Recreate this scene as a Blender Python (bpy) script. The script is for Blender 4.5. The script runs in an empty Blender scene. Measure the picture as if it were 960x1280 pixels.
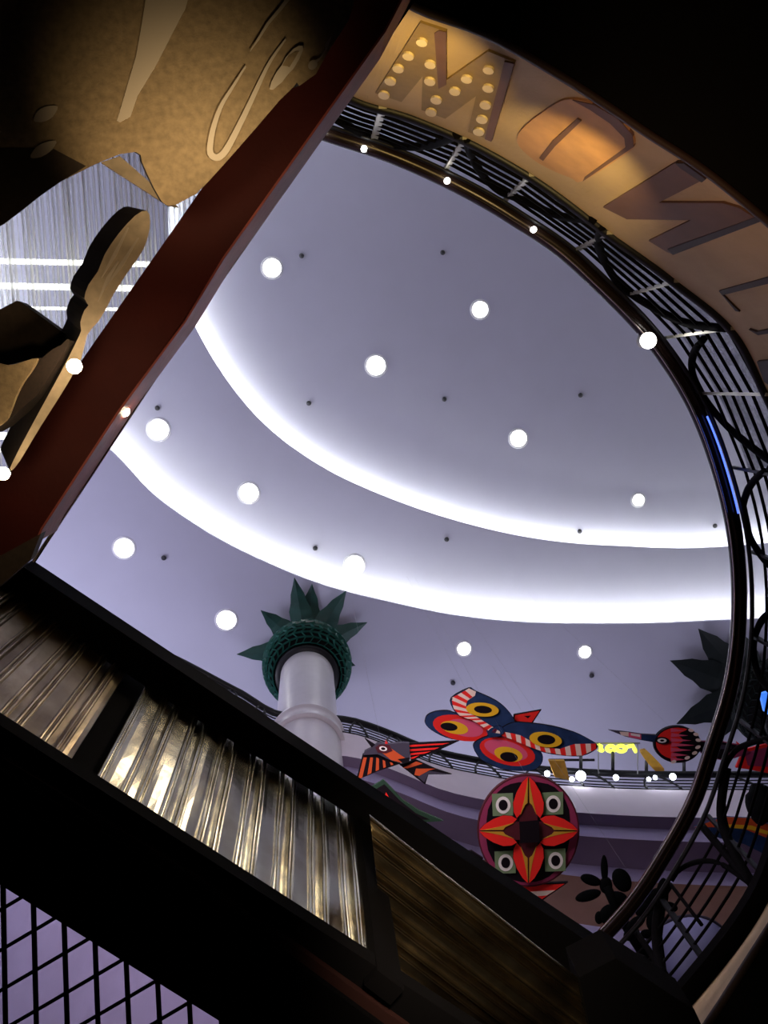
import bpy, bmesh, math, random
from mathutils import Vector, Matrix
from mathutils.bvhtree import BVHTree
from mathutils.geometry import tessellate_polygon
random.seed(7)
sc = bpy.context.scene
COL = sc.collection
PI = math.pi

# ------------------------------------------------------------------ camera
F = 1100.0
def rot(a, b, c):
    return (Matrix.Rotation(a, 3, 'X') @ Matrix.Rotation(b, 3, 'Y') @ Matrix.Rotation(c, 3, 'Z'))
M = rot(0.1412, -0.0856, -0.026)      # room axes -> camera axes (right, down, forward)
MT = M.transposed()
CAM = Vector((0, 0, 1.5))
cd = bpy.data.cameras.new('camera'); cam = bpy.data.objects.new('camera', cd); COL.objects.link(cam)
R3 = Matrix((MT @ Vector((1, 0, 0)), MT @ Vector((0, -1, 0)), MT @ Vector((0, 0, -1)))).transposed()
cam.matrix_world = Matrix.Translation(CAM) @ R3.to_4x4()
cd.sensor_fit = 'VERTICAL'; cd.sensor_height = 24; cd.lens = 24 * F / 1280; cd.clip_start = .02; cd.clip_end = 200
sc.camera = cam

def ray(x, y): return MT @ Vector(((x - 480) / F, (y - 640) / F, 1))
def P(x, y, H):                        # point at height H above the camera
    d = ray(x, y); return CAM + d * (H / d.z)
def Q(x, y, D): return CAM + ray(x, y) * D          # point at depth D
zc = M @ Vector((0, 0, 1)); ZX = 480 + F * zc.x / zc.z; ZY = 640 + F * zc.y / zc.z   # zenith

# ------------------------------------------------------------------ world, exposure, added fill lamps
w = bpy.data.worlds.new('world'); sc.world = w; w.use_nodes = True
w.node_tree.nodes['Background'].inputs[0].default_value = (.6, .6, .8, 1)
w.node_tree.nodes['Background'].inputs[1].default_value = .005
sc.view_settings.view_transform = 'Standard'; sc.view_settings.look = 'None'
sc.view_settings.gamma = 1; sc.view_settings.use_curve_mapping = False
sc.view_settings.exposure = 0

def area(name, loc, target, size, power, color):
    l = bpy.data.lights.new(name, 'AREA'); l.shape = 'DISK'; l.size = size; l.energy = power; l.color = color
    o = bpy.data.objects.new(name, l); COL.objects.link(o); o.location = loc
    o.rotation_euler = (Vector(target) - Vector(loc)).to_track_quat('-Z', 'Y').to_euler(); return o
def spot(name, loc, target, power, color, angle, blend=.8, r=.03):
    l = bpy.data.lights.new(name, 'SPOT'); l.energy = power; l.color = color; l.spot_size = math.radians(angle); l.spot_blend = blend; l.shadow_soft_size = r
    o = bpy.data.objects.new(name, l); COL.objects.link(o); o.location = loc
    o.rotation_euler = (Vector(target) - Vector(loc)).to_track_quat('-Z', 'Y').to_euler(); return o
LAV = (.80, .80, 1.0)
# added fill lamps aimed up to brighten the ceiling
for i, (x, y, e) in enumerate([(-8, -3, 205), (-7, 6, 300), (3, 9.5, 165), (12, 5, 52), (12, -6, 68), (0, -10, 105)]):
    area('ceiling_fill', (x, y, 13.2), (x * .55, y * .55, 17.2), 3.2, e, LAV)
# added fill in mid-air, brightening kites and far fascia
area('atrium_fill', (.2, 1.6, 7.7), (1.6, 6.4, 11.5), 1.4, 62, (1, .84, .90))
area('atrium_fill', (-2.2, 1.0, 7.9), (-5, 5.5, 10.0), 1.2, 30, (.85, .8, 1))
# warm tone of the spots
WARM = (1, .72, .33)

# ------------------------------------------------------------------ materials
def mat(name, col, rough=.6, metal=0, noise=0, nscale=8, bump=0, bscale=60, emit=None, estr=0, spec=.5, col2=None):
    m = bpy.data.materials.new(name); m.use_nodes = True; nt = m.node_tree; b = nt.nodes['Principled BSDF']
    b.inputs['Base Color'].default_value = (*col, 1); b.inputs['Roughness'].default_value = rough; b.inputs['Metallic'].default_value = metal
    b.inputs['Specular IOR Level'].default_value = spec
    tc = nt.nodes.new('ShaderNodeTexCoord')
    if noise or col2:
        n = nt.nodes.new('ShaderNodeTexNoise'); n.inputs['Scale'].default_value = nscale; n.inputs['Detail'].default_value = 6
        nt.links.new(tc.outputs['Object'], n.inputs['Vector'])
        r = nt.nodes.new('ShaderNodeValToRGB'); r.color_ramp.elements[0].position = .3; r.color_ramp.elements[1].position = .7
        c2 = col2 if col2 else tuple(c * (1 - noise) for c in col)
        r.color_ramp.elements[0].color = (*c2, 1); r.color_ramp.elements[1].color = (*col, 1)
        nt.links.new(n.outputs['Fac'], r.inputs['Fac']); nt.links.new(r.outputs['Color'], b.inputs['Base Color'])
    if bump:
        n2 = nt.nodes.new('ShaderNodeTexNoise'); n2.inputs['Scale'].default_value = bscale; n2.inputs['Detail'].default_value = 4
        nt.links.new(tc.outputs['Object'], n2.inputs['Vector'])
        bp = nt.nodes.new('ShaderNodeBump'); bp.inputs['Strength'].default_value = bump; bp.inputs['Distance'].default_value = .02
        nt.links.new(n2.outputs['Fac'], bp.inputs['Height']); nt.links.new(bp.outputs['Normal'], b.inputs['Normal'])
    if emit: b.inputs['Emission Color'].default_value = (*emit, 1); b.inputs['Emission Strength'].default_value = estr
    return m
m_ceil = mat('ceiling_paint', (.55, .55, .67), .9, noise=.03, nscale=2)
m_fascia = mat('balcony_plaster', (.74, .66, .74), .8, noise=.06, nscale=3)
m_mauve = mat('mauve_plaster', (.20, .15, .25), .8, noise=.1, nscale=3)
m_lilac = mat('lilac_plaster', (.36, .31, .50), .8, noise=.08, nscale=3)
m_brownwall = mat('brown_wall_paint', (.19, .085, .06), .8, noise=.25, nscale=1.5)
m_black = mat('black_steel', (.006, .006, .008), .45, spec=.3)
m_blackm = mat('black_matt_paint', (.0025, .002, .0025), .85, spec=.06)
m_dark = mat('dark_soffit', (.006, .006, .006), .9, spec=.1)
m_band = mat('tan_plaster', (.56, .40, .21), .8, noise=.2, nscale=3, bump=.15, bscale=40)
m_let1 = mat('olive_lettering', (.30, .20, .065), .7, noise=.2, nscale=20)
m_let2 = mat('orange_lettering', (.62, .33, .12), .7, noise=.25, nscale=8)
m_let3 = mat('brown_lettering', (.16, .075, .035), .7, noise=.2, nscale=8)
m_letd = mat('dark_letter_edge', (.03, .012, .006), .7)
m_dot = mat('cream_dots', (.85, .7, .42), .6)
m_chrome = mat('steel_tube', (.62, .56, .5), .22, 1)
m_rail = mat('dark_wood_handrail', (.022, .012, .010), .25, .2)
m_post = mat('brushed_post', (.42, .40, .33), .35, .6)
m_bluek = mat('blue_black_enamel', (.006, .01, .05), .35)
m_blue = mat('blue_enamel', (.03, .06, .25), .35)
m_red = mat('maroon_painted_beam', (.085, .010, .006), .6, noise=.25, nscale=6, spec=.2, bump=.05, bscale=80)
m_redside = mat('lit_maroon_edge', (.46, .10, .07), .5, spec=.25, noise=.3, nscale=10, bump=.1, bscale=40)  # side face lighter than the bottom, its sheen put into the colour
m_board = mat('brown_printed_board', (.40, .27, .14), .75, noise=.35, nscale=60, bump=.1, bscale=200)
m_board2 = mat('dark_printed_board', (.065, .04, .025), .8, noise=.3, nscale=60)
m_edge = mat('raw_board_edge', (.03, .014, .008), .85, noise=.4, nscale=100)
m_stroke = mat('pale_printed_strokes', (.62, .49, .36), .7)
m_spoon = mat('pale_wood_face', (.62, .46, .30), .7, noise=.3, nscale=30)
m_leaf = mat('dark_green_leaf', (.012, .075, .058), .5, noise=.4, nscale=6)
m_leaf2 = mat('unlit_green_leaf', (.004, .010, .010), .6, noise=.3, nscale=6)  # leaves of the unlit column, darkened by colour
m_shaft = mat('pearl_column_paint', (.62, .58, .62), .35, noise=.08, nscale=5)
m_shaftd = mat('unlit_column_paint', (.03, .03, .04), .7, noise=.6, nscale=14, bump=.3, bscale=20)  # column out of the light, its shade put into the colour
m_lamp = mat('lamp_white', (1, 1, 1), .5, emit=(1, .98, .93), estr=14)
m_cove = mat('cove_strip', (1, 1, 1), .5, emit=(.97, 1, .90), estr=38)
m_dotd = mat('sprinkler_black', (.03, .03, .04), .5)
m_trimw = mat('lamp_ring_white', (.8, .8, .85), .4)
m_wbulb = mat('warm_bulb', (1, .9, .7), .4, emit=(1, .80, .5), estr=80)
m_cool = mat('cool_spot', (1, 1, 1), .4, emit=(.85, .9, 1), estr=18)
m_streak = mat('glow_streak', (1, 1, 1), .4, emit=(1, 1, .95), estr=3.2)
m_neon = mat('yellow_neon', (.9, 1, .1), .4, emit=(.75, .85, .08), estr=1.6)
m_blueglow = mat('blue_glow', (.1, .2, 1), .4, emit=(.08, .16, 1), estr=2.2)
m_bluscreen = mat('blue_lit_panel', (.1, .3, 1), .4, emit=(.05, .22, .9), estr=1)
m_pred = mat('kite_red', (.85, .025, .02), .6, spec=.2)
m_por = mat('kite_orange', (.62, .09, .025), .6, spec=.2)
m_ppink = mat('kite_pink', (.75, .10, .20), .6, spec=.2)
m_pnavy = mat('kite_navy', (.02, .05, .15), .6, spec=.2, noise=.5, nscale=9)
m_pyel = mat('kite_yellow', (.85, .48, .02), .6, spec=.2)
m_pblk = mat('kite_black', (.008, .005, .008), .7, spec=.1)
m_pcream = mat('kite_cream', (.9, .72, .62), .6, spec=.2)
m_pplum = mat('kite_plum', (.28, .035, .10), .6, spec=.2)
m_pmar = mat('kite_maroon', (.08, .012, .02), .6, spec=.2)
m_pgrn = mat('kite_sage', (.18, .26, .14), .6, spec=.2)
m_pdgrn = mat('kite_dark_green', (.02, .05, .03), .6, spec=.2)
m_pgrey = mat('kite_grey', (.055, .048, .075), .6, spec=.2)
m_poch = mat('kite_ochre', (.55, .28, .03), .6, spec=.2)
m_pwhite = mat('kite_white', (.85, .82, .8), .6, spec=.2)
m_cactus = mat('black_green_pad', (.002, .0025, .003), .8, spec=.05)
m_dome = mat('pale_blue_fabric', (.38, .40, .72), .7, noise=.15, nscale=3)
m_trimred = mat('dull_red_strip', (.022, .004, .003), .6)
m_wire = mat('steel_wire', (.3, .3, .3), .4, .8)
m_floor = mat('dark_tile_floor', (.05, .045, .045), .5, noise=.2)
m_metal = mat('golden_galvanised_sheet', (.72, .70, .58), .24, 1, bump=.10, bscale=9, col2=(.40, .34, .24), nscale=7)
m_metal2 = mat('dark_bronze_sheet', (.55, .44, .28), .30, 1, bump=.08, bscale=9, col2=(.20, .14, .08), nscale=7)

# ------------------------------------------------------------------ helpers
def tag(o, label=None, cat=None, group=None, kind=None):
    if label: o['label'] = label
    if cat: o['category'] = cat
    if group: o['group'] = group
    if kind: o['kind'] = kind
    return o
def link(name, bm, mats, parent=None, smooth=False):
    bmesh.ops.recalc_face_normals(bm, faces=bm.faces)
    me = bpy.data.meshes.new(name); bm.to_mesh(me); bm.free()
    for m in (mats if isinstance(mats, (list, tuple)) else [mats]): me.materials.append(m)
    if smooth:
        for p in me.polygons: p.use_smooth = True
    o = bpy.data.objects.new(name, me); COL.objects.link(o)
    if parent:
        o.parent = parent; o.matrix_parent_inverse = parent.matrix_world.inverted()
        par_off(o, parent)
    return o
def par_off(o, parent):
    # parents are only translated, so the inverse is a plain shift
    o.matrix_parent_inverse = Matrix.Translation(-root_loc(parent))
def root_loc(p):
    v = Vector(p.location)
    return v if p.parent is None else Vector((0, 0, 0)) + (v if p.type == 'EMPTY' else Vector((0, 0, 0)))
def empty(name, loc, label, cat, group=None):
    o = bpy.data.objects.new(name, None); COL.objects.link(o); o.location = loc; o.empty_display_size = .1
    return tag(o, label, cat, group)
def extr(bm, pts, vec, mi=0):
    """closed prism: polygon pts swept along vec"""
    n = len(pts); a = [bm.verts.new(p) for p in pts]; b = [bm.verts.new(Vector(p) + Vector(vec)) for p in pts]
    tris = tessellate_polygon([[Vector(p) for p in pts]])
    for t in tris:
        for vs in ([a[i] for i in t], [b[i] for i in t]):
            try: f = bm.faces.new(vs); f.material_index = mi
            except ValueError: pass
    for i in range(n):
        j = (i + 1) % n
        try: f = bm.faces.new((a[i], a[j], b[j], b[i])); f.material_index = mi
        except ValueError: pass
def prism(px, H, dz):                  # horizontal polygon, swept upwards
    bm = bmesh.new(); extr(bm, [P(x, y, H) for x, y in px], (0, 0, dz)); return bm
def tube(bm, pts, r, n=8, closed=False, mi=0, flat=1.0, rs=None):
    pts = [Vector(p) for p in pts]; rings = []; N = len(pts)
    for i, p in enumerate(pts):
        if closed: t = pts[(i + 1) % N] - pts[i - 1]
        else: t = pts[min(i + 1, N - 1)] - pts[max(i - 1, 0)]
        t.normalize(); up = Vector((0, 0, 1))
        if abs(t.dot(up)) > .95: up = Vector((0, 1, 0))
        s = t.cross(up).normalized(); u = s.cross(t).normalized()
        rr = rs[i] if rs else r
        rings.append([bm.verts.new(p + s * math.cos(2 * PI * k / n) * rr * flat + u * math.sin(2 * PI * k / n) * rr) for k in range(n)])
    for i in range(N if closed else N - 1):
        A, B = rings[i], rings[(i + 1) % N]
        for k in range(n):
            f = bm.faces.new((A[k], A[(k + 1) % n], B[(k + 1) % n], B[k])); f.material_index = mi; f.smooth = True
    if not closed:
        for rg in (rings[0], rings[-1]):
            f = bm.faces.new(rg); f.material_index = mi
def box(bm, a, b, w, h, mi=0, up=Vector((0, 0, 1))):   # bar from a to b, w wide, h high
    a = Vector(a); b = Vector(b); t = (b - a).normalized()
    if abs(t.dot(up)) > .97: up = Vector((1, 0, 0))
    s = t.cross(up).normalized() * w / 2; u = s.cross(t).normalized() * h / 2
    extr(bm, [a - s - u, a + s - u, a + s + u, a - s + u], b - a, mi)
def lathe(bm, c, prof, n=48, mi=0):
    rings = [[bm.verts.new((c[0] + r * math.cos(2 * PI * k / n), c[1] + r * math.sin(2 * PI * k / n), z)) for k in range(n)] for r, z in prof]
    for A, B in zip(rings, rings[1:]):
        for k in range(n):
            f = bm.faces.new((A[k], A[(k + 1) % n], B[(k + 1) % n], B[k])); f.material_index = mi; f.smooth = True
    for rg in (rings[0], rings[-1]):
        if (rg[0].co - rg[1].co).length > 1e-5: f = bm.faces.new(rg); f.material_index = mi
def ell(cx, cy, rx, ry, rot=0, n=24):
    c, s = math.cos(math.radians(rot)), math.sin(math.radians(rot))
    return [(cx + rx * math.cos(2 * PI * k / n) * c - ry * math.sin(2 * PI * k / n) * s, cy + rx * math.cos(2 * PI * k / n) * s + ry * math.sin(2 * PI * k / n) * c) for k in range(n)]
def spline(pts, closed=False, k=6):
    out = []; n = len(pts)
    for i in range(n if closed else n - 1):
        g = lambda j: Vector(pts[j % n]) if closed else Vector(pts[max(0, min(n - 1, j))])
        a, b, c, d = g(i - 1), g(i), g(i + 1), g(i + 2)
        for s in range(k):
            t = s / k
            out.append(.5 * ((2 * b) + (c - a) * t + (2 * a - 5 * b + 4 * c - d) * t * t + (3 * b - a - 3 * c + d) * t ** 3))
    if not closed: out.append(Vector(pts[-1]))
    return out
NTH = 180
CX0, CY0 = ZX, ZY
def polar(px, ZX=None, ZY=None):
    """closed curve of picture points as distance from the zenith by angle"""
    pl = []
    if ZX is None: ZX, ZY = CX0, CY0
    for x, y in px: pl.append((math.atan2(y - ZY, x - ZX) % (2 * PI), math.hypot(x - ZX, y - ZY)))
    pl.sort()
    ths = [a for a, _ in pl]; rs = [b for _, b in pl]; n = len(pl)
    def f(th):
        f.c = (ZX, ZY)
        th %= 2 * PI
        i = 0
        while i < n and ths[i] <= th: i += 1
        i -= 1
        i0 = i % n
        def T(j): return ths[j % n] + 2 * PI * (j // n)
        if i < 0: th += 2 * PI; i = n - 1; 
        t0, t1, t2, t3 = T(i - 1), T(i), T(i + 1), T(i + 2)
        p0, p1, p2, p3 = (rs[(i + k) % n] for k in (-1, 0, 1, 2))
        u = (th - t1) / (t2 - t1)
        m1 = (p2 - p0) / (t2 - t0) * (t2 - t1); m2 = (p3 - p1) / (t3 - t1) * (t2 - t1)
        return (2 * u**3 - 3 * u**2 + 1) * p1 + (u**3 - 2 * u**2 + u) * m1 + (-2 * u**3 + 3 * u**2) * p2 + (u**3 - u**2) * m2
    return f
def pp(f, th, H, k=1.0): r = f(th) * k; return P(f.c[0] + r * math.cos(th), f.c[1] + r * math.sin(th), H)
def loop(f, H, k=1.0, n=NTH): return [pp(f, 2 * PI * i / n, H, k) for i in range(n)]
def ruled(bm, A, B, mi=0, closed=True):
    a = [bm.verts.new(p) for p in A]; b = [bm.verts.new(p) for p in B]; n = len(A)
    for i in range(n if closed else n - 1):
        f = bm.faces.new((a[i], a[(i + 1) % n], b[(i + 1) % n], b[i])); f.material_index = mi

# ------------------------------------------------------------------ CEILING
HI, HM, HO = 16.0, 15.727, 15.28
BIG = 24
bm = bmesh.new(); extr(bm, [(-BIG, -BIG, 1.5 + HI), (BIG, -BIG, 1.5 + HI), (BIG, BIG, 1.5 + HI), (-BIG, BIG, 1.5 + HI)], (0, 0, .15))
tag(link('ceiling', bm, m_ceil), 'greyish lilac top tier of the stepped ceiling', kind='structure')
f_arc1 = polar([(240,400),(270,455),(330,530),(400,582),(480,620),(560,648),(640,668),(724,680),(800,684),(915,683),(1060,655),(1190,560),(1240,250),(1050,10),(750,-100),(450,-60),(290,60),(220,190),(212,310)], 700, 300)
f_arc2 = polar([(135,560),(190,617),(250,660),(330,702),(400,730),(480,751),(560,768),(650,778),(740,780),(830,779),(915,775),(1070,755),(1250,660),(1380,450),(1380,150),(1150,-130),(800,-260),(400,-220),(180,-60),(-70,150),(-20,400)], 700, 300)
def tier(name, f, H, th, label):
    bm = bmesh.new(); a = loop(f, H)
    c = sum(a, Vector()) / len(a)
    inner = a; up = [p + Vector((0, 0, th)) for p in a]
    outer = [Vector((max(-BIG, min(BIG, c.x + (p.x - c.x) * 60)), max(-BIG, min(BIG, c.y + (p.y - c.y) * 60)), p.z)) for p in a]
    # keep the square's corners
    ruled(bm, inner, outer); ruled(bm, inner, up); ruled(bm, up, [p + Vector((0, 0, th)) for p in outer]); 
    tag(link(name, bm, m_ceil), label, kind='structure')
tier('ceiling', f_arc1, HM, .05, 'middle tier of the stepped ceiling with a curved lip')
tier('ceiling', f_arc2, HO, .06, 'lowest outer tier of the stepped ceiling with a curved lip')
def cove(f, H, up, back, label):
    bm = bmesh.new(); a = loop(f, H, n=120); out = []
    for i, p in enumerate(a):
        t = (a[(i + 1) % 120] - a[i - 1]).normalized(); nrm = Vector((t.y, -t.x, 0))
        out.append(p + nrm * back + Vector((0, 0, up)))
    tube(bm, out, .025, 6, closed=True)
    tag(link('cove_light_strip', bm, m_cove), label, 'light strip', 'hidden cove lights behind the ceiling lips')
cove(f_arc1, HM, .08, .10, 'hidden cove light strip glowing along the inner curved ceiling step')
cove(f_arc2, HO, .09, .10, 'hidden cove light strip glowing along the outer curved ceiling step')

# downlights and sprinklers
DL = [(340,335,HI,'bright round downlight nearest the maroon beam in the top ceiling tier'),
 (600,387,HI,'bright round downlight at upper right of the top ceiling tier'),
 (470,457,HI,'large bright downlight in the middle of the top ceiling tier'),
 (648,548,HI,'bright downlight in the top ceiling tier just above the inner glowing step'),
 (798,625,HI,'small downlight at lower right of the top tier beside the curved handrail'),
 (198,537,HM,'bright downlight at the left end of the middle ceiling tier by the beam'),
 (311,616,HM,'bright downlight in the middle ceiling tier, between two others'),
 (443,706,HM,'downlight sunk in the glow of the outer cove above the pineapple capital'),
 (155,685,HO,'leftmost downlight of the lowest ceiling tier, near the beam corner'),
 (283,775,HO,'bright downlight in the lowest tier left of the pineapple capital'),
 (580,811,HO,'small downlight in the lowest tier above the butterfly kite'),
 (731,815,HO,'small downlight in the lowest tier above the striped bird kite')]
RAD = {340: .19, 600: .17, 470: .2, 648: .18, 798: .13, 198: .21, 311: .2, 443: .2, 155: .2, 283: .2, 580: .14, 731: .13}
for x, y, H, lab in DL:
    c = P(x, y, H); r = RAD[x] * .82
    t = empty('ceiling_downlight', c, lab, 'ceiling light', 'round downlights set in the ceiling tiers')
    bm = bmesh.new(); lathe(bm, c, [(r, c.z - .004), (r + .03, c.z - .012), (r + .045, c.z - .001), (r + .045, c.z + .0)]); link('trim_ring', bm, m_trimw, t)
    bm = bmesh.new(); lathe(bm, c, [(r, c.z - .006), (r * .99, c.z - .014)], 32); link('lens', bm, m_lamp, t)
SPR = [(377,320,HI,'tiny black sprinkler dot right of the downlight nearest the maroon beam'),
 (553,316,HI,'tiny black sprinkler dot highest in the top ceiling tier, left of a downlight'),
 (386,504,HI,'tiny black sprinkler dot below left of the large central downlight'),
 (555,499,HI,'tiny black sprinkler dot below right of the large central downlight'),
 (725,494,HI,'tiny black sprinkler dot alone at the right of the top tier'),
 (724,664,HI,'tiny black sprinkler dot in the inner cove glow'),
 (893,657,HI,'tiny black sprinkler dot in the inner cove glow beside the handrail'),
 (394,685,HM,'tiny black sprinkler dot in the middle tier left of the cove downlight'),
 (558,674,HM,'tiny black sprinkler dot in the middle tier right of the cove downlight'),
 (197,510,HM,'tiny black sprinkler dot in the middle tier beside the beam'),
 (205,697,HO,'tiny black sprinkler dot right of the leftmost lowest-tier downlight'),
 (566,853,HO,'tiny black sprinkler dot just above the butterfly kite'),
 (739,844,HO,'tiny black sprinkler dot under the rightmost lowest-tier downlight')]
for x, y, H, lab in SPR:
    c = P(x, y, H); bm = bmesh.new(); lathe(bm, c, [(.015, c.z), (.04, c.z - .01), (.045, c.z - .03), (.015, c.z - .05)], 12)
    tag(link('sprinkler', bm, m_dotd), lab, 'sprinkler', 'black sprinkler heads on the ceiling')

# ------------------------------------------------------------------ UPPER GALLERY
f_up = polar([(60,730),(110,758),(160,795),(230,829),(300,866),(345,892),(430,899),(480,914),(540,938),(600,951),(700,963),(780,967),(860,968),(920,968),(1050,960),(1250,900),(1450,700),(1520,350),(1400,0),(1100,-300),(700,-420),(300,-380),(0,-200),(-120,50),(-150,300),(-120,480),(-40,630)])
HU, HB = 11.55, 11.1
kU = HU / HB
prof = [(1, 11.1), (1, 10.39), (1.029, 10.39), (1.029, 10.11), (1.0985, 10.11), (1.0985, 9.84)]
def upl(s, H): return loop(f_up, H, kU * s * HB / H)
bm = bmesh.new()
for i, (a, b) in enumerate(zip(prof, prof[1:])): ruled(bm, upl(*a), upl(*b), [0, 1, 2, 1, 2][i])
tag(link('wall_gallery', bm, [m_fascia, m_mauve, m_lilac]), 'stepped pale mauve edge of the upper gallery around the atrium', kind='structure')
bm = bmesh.new(); ruled(bm, upl(1, 11.1), upl(2.2, 11.1)); tag(link('floor_gallery', bm, m_fascia), 'floor of the upper gallery', kind='structure')
bm = bmesh.new(); ruled(bm, upl(1.0985, 9.84), upl(1.0985, 8.91), 0); ruled(bm, upl(1.0985, 8.91), upl(1.0985, 4.6), 1)
tag(link('wall_atrium', bm, [m_brownwall, m_lilac]), 'brown and lilac wall of the storey below the upper gallery', kind='structure')
# outer shell and floor
bm = bmesh.new()
for a, b in [((-BIG, -BIG), (BIG, -BIG)), ((BIG, -BIG), (BIG, BIG)), ((BIG, BIG), (-BIG, BIG)), ((-BIG, BIG), (-BIG, -BIG))]:
    extr(bm, [(*a, 0), (*b, 0), (*b, 1.5 + HI), (*a, 1.5 + HI)], (0, 0, .001))
tag(link('wall_outer', bm, m_lilac), 'outer walls of the mall', kind='structure')
bm = bmesh.new(); extr(bm, [(-BIG, -BIG, -.1), (BIG, -BIG, -.1), (BIG, BIG, -.1), (-BIG, BIG, -.1)], (0, 0, .1))
tag(link('floor', bm, m_floor), 'dark tiled floor', kind='structure')

# upper railing
rt = empty('gallery_railing', pp(f_up, PI / 2, HB, kU), 'thin black railing with net-like bars along the far upper gallery', 'railing')
bm = bmesh.new(); tube(bm, loop(f_up, HU), .05, 6, closed=True); link('handrail', bm, m_black, rt)
for j in range(1, 5):
    h = HB + (HU - HB) * j / 5; bm = bmesh.new(); tube(bm, loop(f_up, h, HU / h), .010, 4, closed=True); link('rail_bar', bm, m_black, rt)
bm = bmesh.new(); tube(bm, loop(f_up, HB + .02, HU / HB), .02, 4, closed=True); link('bottom_rail', bm, m_black, rt)
nst = 130
for i in range(nst):
    th = 2 * PI * i / nst; px_, py_ = ZX + f_up(th) * math.cos(th), ZY + f_up(th) * math.sin(th)
    if not (-20 < px_ < 1010 and 640 < py_ < 1100): continue
    bm = bmesh.new(); th2 = th + (.022 if i % 2 else -.022)
    q = [pp(f_up, th + (th2 - th) * t * t, HB + (HU - HB) * t, HU / (HB + (HU - HB) * t)) for t in (0, .25, .5, .75, 1)]
    tube(bm, q, .018, 5); link('baluster', bm, m_black, rt)
# upper thin posts + rail above the black handrail
bm = bmesh.new(); tube(bm, [P(x, y, 11.9) for x, y in ((686, 950), (743, 950))], .02, 6); link('top_bar', bm, m_black, rt)
for x, y0, y1 in ((726, 944, 962), (766, 941, 962), (808, 952, 964), (855, 952, 966)):
    bm = bmesh.new(); tube(bm, [P(x, y0, 12.0), P(x, y1, HU)], .025, 6); link('top_post', bm, m_black, rt)

# ------------------------------------------------------------------ NEAR FLOOR: slab with opening, fascia band and railing
f_h = polar([(405,165),(480,190),(560,225),(640,270),(700,310),(755,360),(820,430),(870,510),(900,590),(917,660),(924,750),(915,850),(890,935),(868,1000),(830,1070),(790,1130),(745,1180),(650,1270),(450,1370),(150,1400),(-120,1320),(-300,1100),(-350,800),(-270,450),(-120,220),(60,120),(230,110),(330,135)])
f_base = polar([(440,120),(512,143),(582,172),(665,218),(760,288),(845,350),(920,414),(960,490),(1010,620),(1030,750),(1022,870),(990,1040),(960,1128),(861,1262),(700,1420),(450,1530),(100,1560),(-220,1450),(-420,1200),(-500,850),(-400,400),(-200,140),(0,20),(200,10),(350,70)])
f_fas = polar([(515,5),(600,37),(700,92),(800,158),(880,210),(960,275),(1080,400),(1180,560),(1200,740),(1120,930),(1030,1060),(957,1172),(886,1282),(800,1400),(700,1560),(450,1840),(0,1850),(-400,1700),(-650,1350),(-750,900),(-650,350),(-350,0),(-50,-150),(200,-160),(400,-60)])
HH, HBs, HF = 5.6, 4.6, 3.4
bm = bmesh.new(); A = loop(f_base, HBs, n=360); B = loop(f_fas, HF, n=360); ruled(bm, A, B)
band = link('wall_fascia', bm, m_band); tag(band, 'curved tan fascia band around the floor opening, painted with letters', kind='structure')
bvh = BVHTree.FromPolygons([v.co.copy() for v in band.data.vertices], [tuple(p.vertices) for p in band.data.polygons])
bm = bmesh.new(); out = [Vector((p.x * 5, p.y * 5, p.z)) for p in B]; ruled(bm, B, out)
tag(link('ceiling_lower', bm, m_dark), 'black underside of the floor slab around the opening', kind='structure')
bm = bmesh.new(); ruled(bm, A, [Vector((p.x * 4, p.y * 4, p.z)) for p in A]); tag(link('floor_upper', bm, m_dark), 'dark top of the floor slab behind the railing', kind='structure')
bm = bmesh.new(); tube(bm, [p + Vector((0, 0, .01)) for p in B[::2]], .018, 5, closed=True); tag(link('trim_1', bm, m_letd), 'dark lower edge of the tan fascia band', kind='structure')

rl = empty('atrium_railing', pp(f_h, 0, HBs), 'curved black railing with horizontal bars and wavy ribbons around the floor opening', 'railing')
bm = bmesh.new(); hl = loop(f_h, HH, n=240)
tube(bm, hl, .052, 12, closed=True); link('handrail', bm, m_rail, rl)
bm = bmesh.new()
for dr, dz in ((.985, -.01), (1.022, -.05)): pass
tube(bm, loop(f_h, HH - .035, .990, 240), .009, 6, closed=True); link('steel_trim', bm, m_chrome, rl)
bm = bmesh.new(); tube(bm, loop(f_h, HH - .06, 1.030, 240), .022, 6, closed=True, flat=.6); link('flat_bar', bm, m_black, rl)
def sp(th, t):                          # point on the railing surface, t=0 foot, t=1 top
    H = HBs + (HH - HBs) * t; r0 = f_base(th); r1 = f_h(th) * 1.035
    # foot and top lie on one near-vertical line
    a = P(ZX + r0 * math.cos(th), ZY + r0 * math.sin(th), HBs); b = P(ZX + r1 * math.cos(th), ZY + r1 * math.sin(th), HH)
    return a.lerp(b, t)
def thpx(x, y): return math.atan2(y - ZY, x - ZX)
stat = sorted([thpx(*q) for q in ((478,135),(582,172),(665,218),(765,290),(850,350),(921,410),(962,493),(1000,600),(1022,720),(1022,840),(1002,960),(958,1098),(880,1200),(790,1330),(640,1450))])
extra = [stat[-1] + .28 * k for k in range(1, 13) if stat[-1] + .28 * k < stat[0] + 2 * PI - .15]
ang = stat + extra
for i, th in enumerate(ang):
    bm = bmesh.new(); k = i % 3
    box(bm, sp(th, 0), sp(th, 1), .018, .03 if k else .04); link('post', bm, m_post if th < .1 else m_black, rl)
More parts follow.
